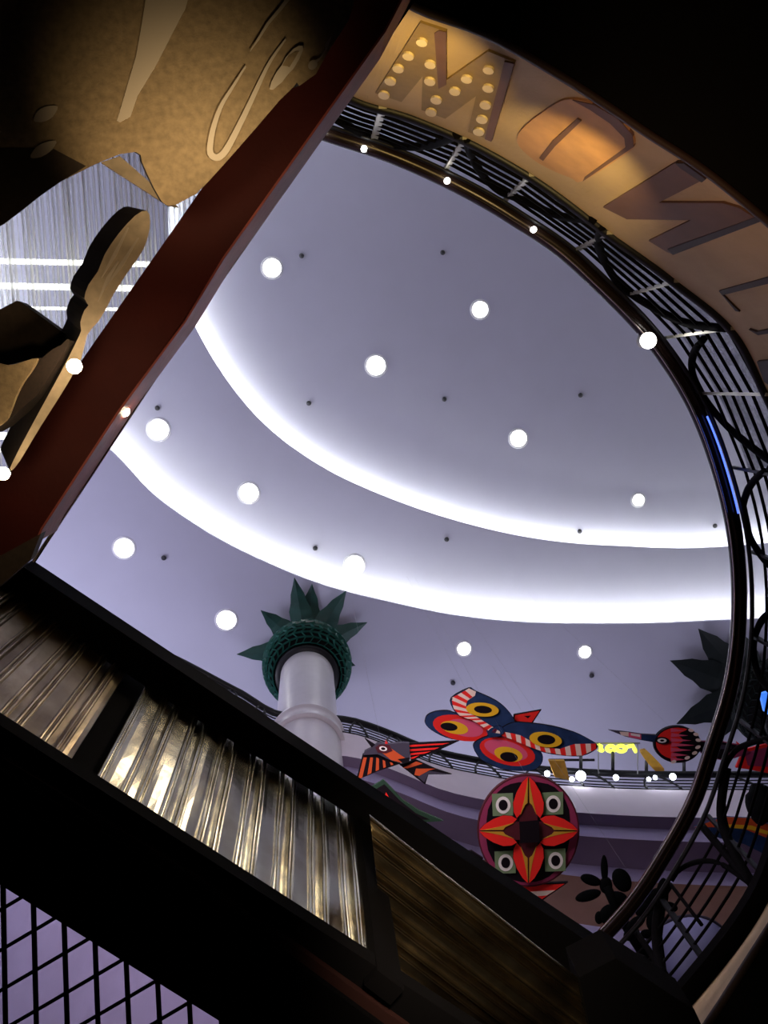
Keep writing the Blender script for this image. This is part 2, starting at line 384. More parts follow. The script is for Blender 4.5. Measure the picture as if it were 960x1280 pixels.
for j in range(6):
    t = .07 + .72 * j / 5
    bm = bmesh.new()
    pts = []
    n_ = len(ang)
    for i in range(n_):
        a0, a1 = ang[i], ang[(i + 1) % n_] + (2 * PI if i == n_ - 1 else 0)
        p0, p1 = sp(a0, t), sp(a1, t)
        if a0 < .02: pts += [p0.lerp(p1, s / 3) * .85 + sp(a0 + (a1 - a0) * s / 3, t) * .15 for s in range(3)]
        else: pts += [sp(a0 + (a1 - a0) * s / 5, t) for s in range(5)]
    tube(bm, pts, .0105, 5, closed=True); link('rail_bar', bm, m_blackm, rl)
bm = bmesh.new(); tube(bm, [sp(2 * PI * i / 240, .0) + Vector((0, 0, .03)) for i in range(240)], .03, 6, closed=True); link('bottom_rail', bm, m_black, rl)
# wavy ribbons sweeping between foot and handrail
def on_rail(x, y):
    th = thpx(x, y); r = math.hypot(x - ZX, y - ZY); r0 = f_base(th); r1 = f_h(th) * 1.035
    return sp(th, max(0, min(1, (r0 - r) / (r0 - r1))))
def ribbon(px, w, m=m_blackm):
    bm = bmesh.new(); pts = [on_rail(v.x, v.y) for v in spline([Vector(p) for p in px], False, 4)]
    tube(bm, pts, w, 6); link('ribbon', bm, m, rl)
ribbon([(572,167),(547,177),(520,182),(490,180),(463,172),(420,147)], .026)
ribbon([(584,172),(588,187),(600,210),(613,227),(630,240),(659,250),(681,261),(703,269),(730,273),(758,269)], .024, m_blackm)
ribbon([(754,282),(750,302),(759,329),(773,352),(791,367),(814,381),(843,396),(870,405),(910,410)], .026, m_blackm)
ribbon([(884,423),(871,440),(866,462),(873,485),(886,505),(906,528),(928,547),(962,573),(990,590)], .024)
ribbon([(985,580),(960,590),(942,606),(932,623),(928,642),(935,665),(948,688),(970,712),(1000,735)], .024)
ribbon([(985,758),(960,771),(949,784),(943,801),(943,820),(950,845),(970,870)], .024)
ribbon([(975,922),(960,927),(941,931),(922,938),(910,952),(905,965)], .02)
ribbon([(909,960),(903,1004),(907,1036),(923,1073),(944,1110)], .035)
ribbon([(868,1022),(944,1110)], .028)
ribbon([(836,1096),(858,1083),(883,1079),(907,1085),(944,1110)], .018)
ribbon([(830,1095),(822,1150),(824,1191),(832,1225)], .032)
ribbon([(838,1105),(880,1160)], .014)
ribbon([(795,1165),(818,1199),(832,1225)], .024)
ribbon([(765,1203),(801,1203),(832,1225)], .045)
bm = bmesh.new(); kb = [pp(f_base, .30 + 1.3 * i / 60, HBs, .972) for i in range(61)]; kc = [pp(f_base, .30 + 1.3 * i / 60, HBs, 1.0) for i in range(61)]
ruled(bm, kb, kc, closed=False); ruled(bm, kb, [p + Vector((0, 0, .06)) for p in kb], closed=False); link('foot_rail', bm, m_blackm, rl)
m_glass = bpy.data.materials.new('smudged_glass'); m_glass.use_nodes = True; nt = m_glass.node_tree; nt.nodes.clear()
on_ = nt.nodes.new('ShaderNodeOutputMaterial'); mx = nt.nodes.new('ShaderNodeMixShader'); t_ = nt.nodes.new('ShaderNodeBsdfTransparent'); tl = nt.nodes.new('ShaderNodeBsdfTranslucent')
tl.inputs['Color'].default_value = (.9, .92, .9, 1); tcn = nt.nodes.new('ShaderNodeTexCoord'); nn = nt.nodes.new('ShaderNodeTexNoise'); nn.inputs['Scale'].default_value = 2.5; nn.inputs['Detail'].default_value = 5; nn.inputs['Roughness'].default_value = .7
rr_ = nt.nodes.new('ShaderNodeValToRGB'); rr_.color_ramp.elements[0].position = .42; rr_.color_ramp.elements[0].color = (.15, .15, .15, 1); rr_.color_ramp.elements[1].position = .62; rr_.color_ramp.elements[1].color = (.95, .95, .95, 1)
nt.links.new(tcn.outputs['Object'], nn.inputs['Vector']); nt.links.new(nn.outputs['Fac'], rr_.inputs['Fac']); nt.links.new(rr_.outputs['Color'], mx.inputs[0]); nt.links.new(t_.outputs[0], mx.inputs[1]); nt.links.new(tl.outputs[0], mx.inputs[2]); nt.links.new(mx.outputs[0], on_.inputs['Surface'])
for q in range(len(stat) - 1):
    if stat[q] > .1: break
    bm = bmesh.new(); qa = [sp(stat[q] + (stat[q + 1] - stat[q]) * k / 6, .03) for k in range(7)]; qb = [sp(stat[q] + (stat[q + 1] - stat[q]) * k / 6, .85) for k in range(7)]
    sh = [Vector((p.x, p.y, 0)).normalized() * .05 for p in qa]
    ruled(bm, [p + h_ for p, h_ in zip(qa, sh)], [p + h_ for p, h_ in zip(qb, sh)], closed=False); link('glass_panel', bm, m_glass, rl)
# blue reflection under the handrail, made as a glowing strip
bm = bmesh.new(); tube(bm, [pp(f_h, thpx(878, 520) + (thpx(917, 640) - thpx(878, 520)) * i / 12, HH - .09, 1.019) for i in range(13)], .006, 6)
tag(link('blue_reflection', bm, m_blueglow), 'thin blue reflection streak under the curved handrail on the right', 'light strip')
# bright spot clipped on the rail
c = P(808, 426, 5.45); t = empty('rail_spotlight', c, 'small glaring spotlight clipped to the handrail at upper right', 'spotlight')
bm = bmesh.new(); lathe(bm, c, [(.02, c.z - .03), (.045, c.z - .02), (.045, c.z + .05), (.03, c.z + .06)], 20); link('housing', bm, m_post, t)
bm = bmesh.new(); lathe(bm, c, [(.02, c.z - .055), (.05, c.z - .04), (.05, c.z - .022)], 20); link('bulb', bm, m_lamp, t)
for x, y, lab in ((404,166,'tiny white light on the handrail beside the maroon beam'), (455,186,'tiny white light on the handrail, second from the beam'), (559,226,'tiny white light on the handrail below the dotted letter'), (667,287,'tiny white light on the handrail below the orange letter')):
    c = P(x, y, 5.5); bm = bmesh.new(); lathe(bm, c, [(.006, c.z - .02), (.018, c.z - .008), (.018, c.z + .01)], 12)
    tag(link('rail_light', bm, m_lamp), lab, 'light', 'tiny lights along the handrail')

# letters on the band
def on_band(x, y, off):
    d = ray(x, y).normalized(); loc, nrm, idx, dist = bvh.ray_cast(CAM, d)
    if loc is None: return P(x, y, 4)
    if nrm.dot(d) > 0: nrm = -nrm
    return loc + nrm * off
def patch(bm, poly, off, mi):
    tris = tessellate_polygon([[Vector((x, y, 0)) for x, y in poly]])
    b2 = bmesh.new(); vs = [b2.verts.new((x, y, 0)) for x, y in poly]
    for t in tris:
        try: b2.faces.new([vs[i] for i in t])
        except ValueError: pass
    for _ in range(4):
        es = [e for e in b2.edges if e.calc_length() > 14]
        if not es: break
        bmesh.ops.subdivide_edges(b2, edges=es, cuts=1); bmesh.ops.triangulate(b2, faces=b2.faces)
    mp = {v: bm.verts.new(on_band(v.co.x, v.co.y, off)) for v in b2.verts}; lo = {}
    for f in b2.faces:
        g = bm.faces.new([mp[v] for v in f.verts]); g.material_index = mi
    for e in b2.edges:
        if len(e.link_faces) == 1:
            for v in e.verts:
                if v not in lo: lo[v] = bm.verts.new(on_band(v.co.x, v.co.y, 0))
            u, v = e.verts; g = bm.faces.new((mp[u], mp[v], lo[v], lo[u])); g.material_index = mi
    b2.free()
def letter(layers, mats, label):
    bm = bmesh.new()
    for k, (poly, mi) in enumerate(layers): patch(bm, poly, .010 + .003 * min(k, 3), mi)
    o = link('painted_letter', bm, mats); tag(o, label, 'letter', 'letters on the curved tan band')
sm8 = lambda L: [tuple(v) for v in spline([Vector(p) for p in z8(L)], True, 4)]
z8 = lambda L: [(480 + x / 2, y / 2) for x, y in L]
Mp = z8([(92,50),(158,72),(158,195),(262,122),(330,150),(272,347),(212,325),(232,235),(155,292),(95,270),(98,185),(45,250),(-20,228)])
dots = [(97,96),(63,131),(38,163),(18,195),(2,230),(118,152),(117,195),(133,242),(120,273),(180,220),(210,189),(265,166),(264,212),(257,255),(248,291),(240,322)]
letter([(Mp, 0), (z8([(158,72),(158,205),(138,215),(128,75),(140,68)]), 1), (z8([(330,150),(272,347),(255,340),(305,145)]), 1)] + [(ell(480 + x / 2, y / 2, 7.2, 4.6, 15, 12), 2) for x, y in dots],  # brown pieces: shaded stroke sides put into the colour
       [m_let1, m_let3, m_dot], 'letter M on the tan band, brown with rows of cream dots')
letter([(sm8([(335,350),(355,310),(430,255),(470,243),(520,252),(580,285),(620,325),(628,360),(600,385),(500,448),(470,440),(420,420),(370,390)]), 0),
        (z8([(475,243),(530,255),(590,290),(625,330),(629,360),(500,448),(505,437),(608,362),(605,338),(570,302),(520,268)]), 1),  # shadow rim of the letter, put in as brown
        (z8([(488,288),(498,294),(432,358),(402,395),(392,388),(425,345)]), 1)], [m_let2, m_let3], 'rounded orange letter O or D with a dark slot on the tan band')
letter([([(755,257),(847,200),(858,200),(885,220),(825,251),(905,251),(925,257),(952,274),(905,290),(843,316),(835,313),(812,299),(865,273),(785,272)], 0),
        ([(843,316),(952,274),(948,268),(836,309)], 1), ([(847,200),(858,200),(885,220),(880,224),(853,206)], 1)], [m_let3, m_letd], 'brown slanting letter N on the tan band at upper right')  # lower dark piece is the letter's shadow side, as colour
letter([([(900,362),(960,345),(990,338),(990,346),(960,353),(905,367),(926,388),(921,387)], 0), ([(938,410),(948,413),(980,406),(980,412),(950,417)], 0), ([(949,450),(985,446),(985,494),(958,475)], 0)], [m_letd], 'partly seen letter in thin dark strokes at the right edge of the band')

# ------------------------------------------------------------------ COLUMNS WITH PINEAPPLE CAPITALS
def leaf(parent, c, tip, m, wid):
    bm = bmesh.new(); c = Vector(c); tip = Vector(tip); d = tip - c; d.z = 0; L = d.length; d.normalize(); s = Vector((-d.y, d.x, 0)); N = 9
    rows = []
    for i in range(N + 1):
        u = i / N; wd = wid * (1.25 * math.sin(PI * (.28 + .72 * u)) ** .9) if u < 1 else .004
        z = c.z + (tip.z - c.z) * u + .12 * math.sin(u * PI)
        jag = 1 + (.08 if i % 2 else -.05)
        p = c + d * (L * u); p.z = z
        rows.append([p - s * wd * jag, p - Vector((0, 0, .05 * (1 - u) + .01)), p + s * wd * jag, p + Vector((0, 0, .02))])
    V = [[bm.verts.new(q) for q in r] for r in rows]
    for a_, b_ in zip(V, V[1:]):
        for k in range(4): bm.faces.new((a_[k], a_[(k + 1) % 4], b_[(k + 1) % 4], b_[k]))
    bm.faces.new(V[0]); bm.faces.new(V[-1]); link('leaf', bm, m, parent)
def column(px, Hc, shaft_m, leaf_m, fruit_m, label, tips, wid, r=.43, zb=0.0, H1=13.8):
    c = P(*px, Hc); t = empty('column', (c.x, c.y, zb), label, 'column', 'pineapple-topped columns')
    ztop = 1.5 + H1
    bm = bmesh.new(); lathe(bm, c, [(r + .02, zb), (r + .02, 1.5 + 10.8), (r, 1.5 + 11.2), (r, ztop + .2)]); link('shaft', bm, shaft_m, t)
    bm = bmesh.new(); z = 1.5 + 10.85; lathe(bm, c, [(r + .02, z), (r + .07, z), (r + .075, z + .06), (r + .055, z + .07), (r + .055, z + .30), (r + .08, z + .31), (r + .08, z + .36), (r, z + .37)]); link('collar', bm, shaft_m, t)
    bm = bmesh.new(); lathe(bm, c, [(r, ztop - .02), (r + .08, ztop - .01), (r + .10, ztop + .06), (r + .02, ztop + .1)]); link('neck_ring', bm, m_black, t)
    # scaly body
    bm = bmesh.new(); n, mrow = 30, 9; rings = []
    for j in range(mrow + 1):
        u = j / mrow; R_ = (r + .06) + (.27) * math.sin(PI * (u * .82 + .06)) ** .7; z = ztop + .02 + u * (1.5 + Hc - ztop - .35)
        rings.append([bm.verts.new((c.x + R_ * math.cos(2 * PI * (k + .5 * (j % 2)) / n), c.y + R_ * math.sin(2 * PI * (k + .5 * (j % 2)) / n), z)) for k in range(n)])
    fs = []
    for j in range(mrow):
        for k in range(n): fs.append(bm.faces.new((rings[j][k], rings[j][(k + 1) % n], rings[j + 1][(k + 1) % n], rings[j + 1][k])))
    bmesh.ops.recalc_face_normals(bm, faces=bm.faces)
    if fs[0].normal.dot(fs[0].calc_center_median() - Vector((c.x, c.y, fs[0].calc_center_median().z))) < 0: bmesh.ops.reverse_faces(bm, faces=bm.faces)
    bmesh.ops.inset_individual(bm, faces=fs, thickness=.013, depth=-.035)
    for f in fs: f.material_index = 1  # recesses coloured black for their shade
    bm.faces.new(rings[-1]); link('pineapple_body', bm, [fruit_m, m_blackm], t)
    bm = bmesh.new(); lathe(bm, c, [(.2, 1.5 + Hc - .4), (.42, 1.5 + Hc - .28), (.45, 1.5 + Hc - .03)]); link('crown_base', bm, leaf_m, t)
    for tx, ty, hh in tips:
        tp = P(tx, ty, Hc - hh); leaf(t, (c.x, c.y, 1.5 + Hc - .3), tp, leaf_m, wid)
    return t
m_fruit = mat('green_scale_paint', (.02, .13, .10), .3, noise=.3, nscale=8)
column((384, 812), HO, m_shaft, m_leaf, m_fruit, 'pearly white column with a dark green pineapple capital at left',
       [(296,818,.25),(326,763,.2),(368,722,.15),(433,738,.12),(459,778,.12),(444,832,.3),(390,730,.05)], .17)
column((938, 862), HO, m_shaftd, m_leaf2, m_leaf2, 'unlit column behind the railing with shaded spiky leaves at right',
       [(873,786,.15),(838,826,.2),(846,905,.35),(888,926,.4),(922,786,.1),(1010,800,.2)], .25)

# ------------------------------------------------------------------ KITES
def plate(name, layers, mats, D, thick=.03, label=None, parent=None, slant=(0, 0), c0=(0, 0), smooth=0):
    """painted flat panel: layers = [(poly px, mat index)], first is the body"""
    bm = bmesh.new()
    def q(x, y, off): return Q(x, y, D + (x - c0[0]) * slant[0] + (y - c0[1]) * slant[1] - off)
    back = MT @ Vector((0, 0, 1))
    for k, (poly, mi) in enumerate(layers):
        if k == 0 or mi < 0: extr(bm, [q(x, y, 0) for x, y in poly], back * thick, abs(mi) if mi < 0 else mi)
        else: extr(bm, [q(x, y, .0025 * k) for x, y in poly], back * .002, mi)
    return link(name, bm, mats, parent)
def stripes(inner, outer, n, a, b, x0=0, y0=0):
    I = resamp(inner, n); O = resamp(outer, n)
    return [([I[i], I[i + 1], O[i + 1], O[i]], a if i % 2 else b) for i in range(n)]
def resamp(pts, n):
    L = [0]
    for p, q_ in zip(pts, pts[1:]): L.append(L[-1] + math.hypot(q_[0] - p[0], q_[1] - p[1]))
    out = []
    for i in range(n + 1):
        s = L[-1] * i / n; k = 0
        while k < len(L) - 2 and L[k + 1] < s: k += 1
        u = (s - L[k]) / (L[k + 1] - L[k]); out.append((pts[k][0] + (pts[k + 1][0] - pts[k][0]) * u, pts[k][1] + (pts[k + 1][1] - pts[k][1]) * u))
    return out
def string(parent, x, y, D, dx=0):
    p = Q(x, y, D); bm = bmesh.new(); tube(bm, [p + Vector((0, 0, .0)), Vector((p.x, p.y, 1.5 + HO if True else 0))], .0008, 4); link('hanging_wire', bm, m_wire, parent)
KM = [m_pblk, m_pnavy, m_pred, m_ppink, m_pyel, m_pcream, m_pplum, m_pmar, m_pgrn, m_poch, m_pgrey, m_por, m_pdgrn, m_pwhite]
BLK, NAVY, RED, PINK, YEL, CREAM, PLUM, MAR, SAGE, OCH, GREY, ORG, DGR, WHT = range(14)
def sm(pts, k=4): return [tuple(v) for v in spline([Vector(p) for p in pts], True, k)]
def mapper(ox, oy, s): return lambda L: [(ox + x / s, oy + y / s) for x, y in L]
def grow(poly, k):
    cx = sum(p[0] for p in poly) / len(poly); cy = sum(p[1] for p in poly) / len(poly)
    out = []
    for x, y in poly:
        d = math.hypot(x - cx, y - cy) or 1; out.append((x + (x - cx) / d * k, y + (y - cy) / d * k))
    return out
# butterfly
D = 9.0
bt = empty('butterfly_kite', Q(625, 912, D), 'big owl-eyed butterfly kite in navy, red and yellow hanging in the atrium', 'kite')
z = mapper(520, 850, 4.0)
ul = sm([(178,90),(265,42),(300,58),(400,105),(455,150),(490,200),(480,225),(430,262),(390,262),(290,205),(220,180),(185,140)], 3)
band_i = [(295,75),(255,105),(250,130),(265,165),(300,182),(385,235),(420,258)]; band_o = [(265,42),(178,90),(185,140),(220,180),(290,205),(375,262),(420,268)]
L = [(z(ul), NAVY), (z([(265,42),(300,58),(295,78),(255,105),(178,90)]), CREAM)] + [(z(q_), m_) for q_, m_ in stripes(band_i, band_o, 19, RED, CREAM)]
L += [(z(ell(332,148,82,35,5)), YEL), (z(ell(335,148,45,19,5)), BLK)]
plate('wing', [(grow(L[0][0], .8), BLK)] + L, KM, D, parent=bt)
L = [(z(sm([(48,200),(60,175),(100,158),(160,155),(200,168),(300,190),(350,230),(360,280),(320,302),(240,302),(150,285),(80,250),(50,220)], 3)), NAVY),
     (z(ell(222,240,140,62,12)), RED), (z(ell(245,240,92,42,12)), PINK), (z(ell(192,238,70,31,12)), YEL), (z(ell(165,234,43,20,8)), BLK)]
plate('wing', [(grow(L[0][0], .8), BLK)] + L, KM, D + .08, parent=bt)
L = [(z(sm([(420,250),(480,215),(560,215),(680,232),(790,262),(860,295),(905,325),(890,352),(830,378),(750,378),(640,360),(560,330),(480,295),(430,275)], 3)), NAVY)]
L += [(z(q_), m_) for q_, m_ in stripes([(420,255),(520,275),(590,315),(650,338),(720,345),(790,320),(900,318)], [(430,280),(480,297),(560,332),(640,360),(750,378),(830,378),(900,345)], 19, CREAM, RED)]
L += [(z(ell(648,298,82,38,8)), YEL), (z(ell(652,298,45,24,5)), BLK)]
plate('wing', [(grow(L[0][0], .8), BLK)] + L, KM, D - .02, parent=bt)
L = [(z(sm([(300,310),(360,282),(440,280),(540,300),(610,345),(632,385),(620,425),(580,450),(500,452),(420,440),(360,415),(320,390),(290,340)], 3)), NAVY),
     (z(ell(457,358,142,66,14)), RED), (z(ell(450,350,112,45,16)), PINK), (z(ell(462,372,72,36,12)), YEL), (z(ell(465,385,45,24,8)), BLK)]
plate('wing', [(grow(L[0][0], .8), BLK)] + L, KM, D + .05, parent=bt)
plate('tail', [(z([(490,172),(628,148),(582,218),(484,215)]), BLK), (z([(495,176),(618,154),(578,212),(490,212)]), RED), (z([(540,180),(575,178),(560,192)]), BLK)], KM, D + .12, parent=bt)
plate('body', [(z(sm([(370,245),(420,230),(440,262),(400,285),(360,275)])), NAVY)], KM, D - .05, thick=.09, parent=bt)
string(bt, 600, 895, D + .02); string(bt, 680, 905, D)
# bird kite
D = 8.2
z = mapper(420, 900, 4.8)
bd = empty('bird_kite', Q(500, 950, D), 'dark bird kite with orange-striped wings and forked tail beside the column', 'kite')
wl = z([(160,205),(235,180),(330,245),(388,262),(250,308),(122,362)])
L = [(wl, BLK)] + [(z(q_), ORG) for q_ in ([(165,225),(185,225),(158,345),(132,355)], [(205,225),(222,225),(212,318),(188,330)], [(242,225),(258,232),(258,298),(238,308)], [(280,240),(294,246),(300,282),(284,288)], [(322,252),(336,256),(345,268),(330,272)])]
plate('wing', L, KM, D, parent=bd)
L = [(z([(435,140),(740,125),(600,190),(450,245)]), BLK)] + [(z(q_), RED if k < 9 else ORG) for k, q_ in enumerate([[(440,150),(680,138),(640,148),(440,162)], [(442,175),(620,165),(590,178),(444,188)], [(446,200),(570,188),(530,202),(448,212)], [(448,225),(500,212),(470,230),(450,235)]])]
plate('wing', L, KM, D + .02, parent=bd)
L = [(z([(380,268),(480,240),(600,295),(695,326),(555,326),(535,388),(460,330)]), BLK), (z([(400,288),(480,248),(520,262),(430,290)]), ORG), (z([(480,292),(598,292),(560,302),(500,335),(470,330)]), ORG), (z([(560,305),(670,323),(555,322),(530,375),(490,340)]), GREY)]
plate('tail', L, KM, D + .05, parent=bd)
L = [(z([(165,210),(172,190),(215,168),(250,140),(300,148),(380,138),(440,140),(445,235),(400,258),(335,245),(250,205)]), GREY), (z([(275,195),(330,170),(380,205),(440,245),(390,256),(330,240)]), ORG), (z([(370,235),(440,225),(440,250),(400,258)]), BLK),
     (z([(235,165),(260,148),(320,150),(340,185),(300,200),(250,195)]), MAR), (z(ell(283,172,24,14,10)), WHT), (z(ell(283,172,13,8,10)), BLK)]
plate('body', L, KM, D - .04, thick=.06, parent=bd)
plate('beak', [(z([(172,110),(235,150),(215,168)]), BLK)], KM, D - .02, parent=bd)
plate('crest', [(z([(292,152),(298,122),(316,148)]), RED)], KM, D - .01, parent=bd)
string(bd, 478, 935, D)
# dark triangle kite
D = 7.2
L = [(z([(150,440),(285,358),(400,480),(500,545),(645,606),(430,620),(330,560),(250,480),(200,470)]), DGR), (z([(215,430),(290,385),(380,480),(480,560),(560,596),(430,600),(330,545),(260,480)]), BLK),
     (z([(250,485),(290,470),(300,433),(318,465),(345,495),(300,500),(270,500)]), RED), (z([(335,560),(372,512),(405,535),(480,572),(400,577)]), RED), (z([(350,520),(380,515),(385,550),(350,545)]), CREAM), (z([(255,490),(278,492),(270,504)]), CREAM)]
tk = plate('triangle_kite', L, KM, D); tag(tk, 'dark green pointed kite with red shapes half hidden by the stall beam', 'kite')
# bowl-shaped kite just showing above the beam
L = [([(565,1066),(590,1064),(604,1073),(598,1085),(575,1078)], BLK), ([(572,1069),(590,1068),(598,1074),(590,1076)], PLUM)]
tag(plate('small_striped_kite', L, KM, 7.0), 'small dark plum kite peeking over the beam left of the mandala', 'kite')
# round mandala kite
D = 7.6
z = mapper(580, 950, 5.333)
mk = empty('mandala_kite', Q(661, 1038, D), 'round kite with red petals and four ringed eyes over a red striped ribbon', 'kite')
cx, cy, rx, ry = 430, 472, 340, 374
L = [(z(ell(cx, cy, rx, ry, 0, 48)), MAR), (z(ell(cx, cy, rx - 10, ry - 10, 0, 48)), PLUM), (z(sm([(430,145),(560,160),(640,215),(700,330),(705,470),(690,600),(610,740),(520,800),(430,815),(330,800),(240,740),(160,600),(150,470),(160,330),(225,215),(310,160)], 2)), BLK)]
for (qx, qy) in ((258,298),(592,290),(275,682),(608,668)):
    L += [(z([(qx-72,qy-72),(qx+68,qy-78),(qx+70,qy+72),(qx-66,qy+76)]), SAGE), (z(ell(qx+3,qy+3,49,57)), WHT), (z(ell(qx+3,qy+3,30,36)), BLK)]
for (ux, uy, L_, sx) in ((0,-1,362,1), (0,1,350,1), (1,0,330,1), (-1,0,328,1)):
    vx, vy = -uy, ux
    f = lambda v, u: (cx + vx * v + ux * u * L_ / 350 * 1.0, cy + vy * v + uy * u * L_ / 350)
    L.append((z([f(0, 345), f(62, 110), f(60, 60), f(-60, 60), f(-62, 110)]), MAR))
    for s in (1, -1):
        pet = [f(s * 4, 350), f(s * 40, 315), f(s * 78, 250), f(s * 102, 180), f(s * 98, 120), f(s * 78, 82), f(s * 52, 110), f(s * 28, 200), f(s * 12, 280)]
        L.append((z(grow(pet, 4)), BLK)); L.append((z(pet), RED))
        L.append((z([f(s * 4, 340), f(s * 14, 275), f(s * 30, 195), f(s * 54, 100), f(s * 24, 165), f(s * 6, 180)]), OCH))
L.append((z([(368,412),(500,400),(505,548),(375,556)]), BLK))
plate('disc', L, KM, D, thick=.04, parent=mk)
plate('ribbon', [(z([(200,835),(695,815),(470,975)]), BLK), (z([(230,842),(670,826),(470,962)]), RED), (z([(330,885),(608,868),(550,903),(385,915)]), CREAM), (z([(418,950),(515,940),(468,966)]), CREAM)], KM, D + .03, parent=mk)
string(mk, 661, 975, D)
# woodpecker kite
D = 9.5
z = mapper(740, 840, 4.364)
wk = empty('long_beaked_bird_kite', Q(846, 930, D), 'red round-bodied bird kite with a long pointed beak at right', 'kite')
plate('beak', [(z([(90,316),(180,325),(270,338),(350,342),(350,386),(270,372),(180,352)]), GREY), (z([(150,326),(200,328),(200,352),(160,345)]), CREAM), (z([(200,330),(268,340),(268,368),(200,355)]), PINK), (z([(212,334),(262,341),(262,355),(212,345)]), WHT), (z([(272,341),(352,346),(352,384),(272,371)]), NAVY)], KM, D + .02, parent=wk)
L = [(z(ell(468,396,128,100,0,40)), BLK), (z(sm([(350,380),(375,335),(440,305),(520,312),(470,340),(500,375),(455,400),(495,430),(440,440),(470,480),(400,462),(360,425)], 3)), RED)]
for k, yy in enumerate((318, 345, 372, 398, 425, 452, 476)):
    L.append((z([(430 + 4 * (k % 2), yy - 12), (560 - 18 * abs(k - 3), yy + 2), (430, yy + 10)]), PINK))
for (ax, ay) in ((540,318),(568,340),(580,372),(578,410),(560,442),(520,468),(445,490)): L.append((z(ell(ax, ay, 15, 9, 30 * (ay < 400) - 20)), CREAM))
L += [(z(ell(384,374,38,20,5)), BLK), (z(ell(382,374,25,12,0)), WHT), (z(ell(383,374,11,6,0)), BLK)]
plate('body', L, KM, D, thick=.06, parent=wk)
plate('neck', [(z([(585,378),(700,376),(820,400),(860,440),(780,470),(700,480),(620,462),(582,432)]), PLUM), (z([(590,382),(700,380),(800,402),(700,476),(620,458),(588,430)]), BLK), (z([(700,395),(760,400),(760,420),(700,420)]), GREY)], KM, D + .03, parent=wk)
plate('wing', [(z([(790,380),(845,420),(1000,380),(1000,560),(835,528),(785,522),(815,450)]), RED), (z([(830,440),(1000,400),(1000,520),(850,510)]), PLUM)], KM, D + .05, parent=wk)
string(wk, 850, 920, D)
# orange arch and dark disc behind the railing at right
L = [([(868,1034),(905,1021),(940,1023),(965,1032),(1000,1050),(1000,1100),(960,1070),(930,1055),(900,1048)], NAVY), ([(868,1034),(905,1021),(940,1023),(965,1032),(1000,1050),(1000,1064),(960,1048),(930,1036),(900,1034)], ORG), ([(905,1030),(940,1032),(968,1042),(968,1046),(938,1037),(905,1034)], YEL)]
tag(plate('arched_kite', L, KM, 8.5), 'orange and navy arched kite behind the railing at lower right', 'kite')

# neon word, yellow plank and shop lamps on the far gallery
z = mapper(680, 900, 4.8)
def bar3(px, H, r, name, m, parent=None, closed=False):
    bm = bmesh.new(); tube(bm, [P(x, y, H) for x, y in px], r, 6, closed=closed); return link(name, bm, m, parent)
ne = empty('neon_sign', P(768, 937, 12.2), 'small yellow-green neon word glowing above the far railing', 'neon sign')
for st, cl in (([(325,148),(352,188)], 0), ([(330,188),(345,150)], 0), (ell(402,172,26,16,5,14), 1), (ell(463,172,28,17,5,14), 1), ([(500,160),(535,154),(540,170),(553,192)], 0)):
    bar3(z(st), 12.2, .03, 'neon_letter', m_neon, ne, bool(cl))
bm = bmesh.new(); box(bm, P(744, 929, 12.24), P(800, 929, 12.24), .02, .02); link('sign_bar', bm, m_wire, ne)
for x, lab in ((748, 0), (797, 0)):
    bm = bmesh.new(); tube(bm, [P(x, 929, 12.24), P(x, 967, 11.2)], .008, 5); link('sign_leg', bm, m_wire, ne)
m_plank = mat('yellow_board', (.8, .42, .03), .6, noise=.3, nscale=10)
bm = bmesh.new(); extr(bm, [P(x, y, 11.75) for x, y in z(sm([(582,200),(600,180),(625,190),(720,290),(700,310),(660,300)], 3))], (0, 0, .05))
tag(link('yellow_board', bm, m_plank), 'yellow rounded board leaning behind the far railing under the beak', 'board')
bm = bmesh.new(); extr(bm, [P(x, y, 11.15) for x, y in [(686,951),(706,951),(712,975),(694,972)]], (0, 0, .05))
tag(link('yellow_board', bm, m_plank), 'yellow board behind the far railing at the butterfly wing tip', 'board')
for x, y, s, lab in ((684,967,.04,'cool white lamp on the far gallery under the butterfly wing'), (726,970,.07,'brightest cool lamp on the far gallery railing'), (715,974,.035,'small cool lamp touching the left of the brightest one'), (770,972,.04,'cool white lamp on the far gallery below the neon word'), (811,974,.03,'left cool lamp under the yellow leaning board'), (819,972,.03,'right cool lamp under the yellow leaning board'), (841,971,.045,'cool lamp on the far gallery below the round bird body')):
    c = P(x, y, 11.2); bm = bmesh.new(); bmesh.ops.create_icosphere(bm, subdivisions=2, radius=s, matrix=Matrix.Translation(c)); 
    tag(link('gallery_lamp', bm, m_cool), lab, 'lamp', 'cool lamps on the far gallery')
bm = bmesh.new(); extr(bm, [P(x, y, 9.5) for x, y in ((951,868),(985,858),(985,912),(956,890))], (0, 0, .05))
tag(link('blue_lit_panel', bm, m_bluscreen), 'small bright blue panel behind the railing at the right edge', 'panel')

# cactus-like black plants
def pads(name, lst, D, label, stem):
    t = empty(name, Q(lst[0][0], lst[0][1], D), label, 'plant')
    ex, ey, ez = MT @ Vector((1, 0, 0)), MT @ Vector((0, 1, 0)), MT @ Vector((0, 0, 1))
    for x, y, a_, b_, r_ in lst:
        bm = bmesh.new(); bmesh.ops.create_uvsphere(bm, u_segments=20, v_segments=12, radius=1)
        c = Q(x, y, D); k = D / F; cr, sr = math.cos(D_(r_)), math.sin(D_(r_))
        U = ex * cr + ey * sr; V = -ex * sr + ey * cr
        for v in bm.verts: v.co = c + U * v.co.x * a_ * k + V * v.co.y * b_ * k + ez * v.co.z * min(a_, b_) * k * .5
        link('pad', bm, m_cactus, t, True)
    bm = bmesh.new(); tube(bm, [Q(x, y, D) for x, y in stem], .04, 8); link('stem', bm, m_cactus, t)
D_ = math.radians
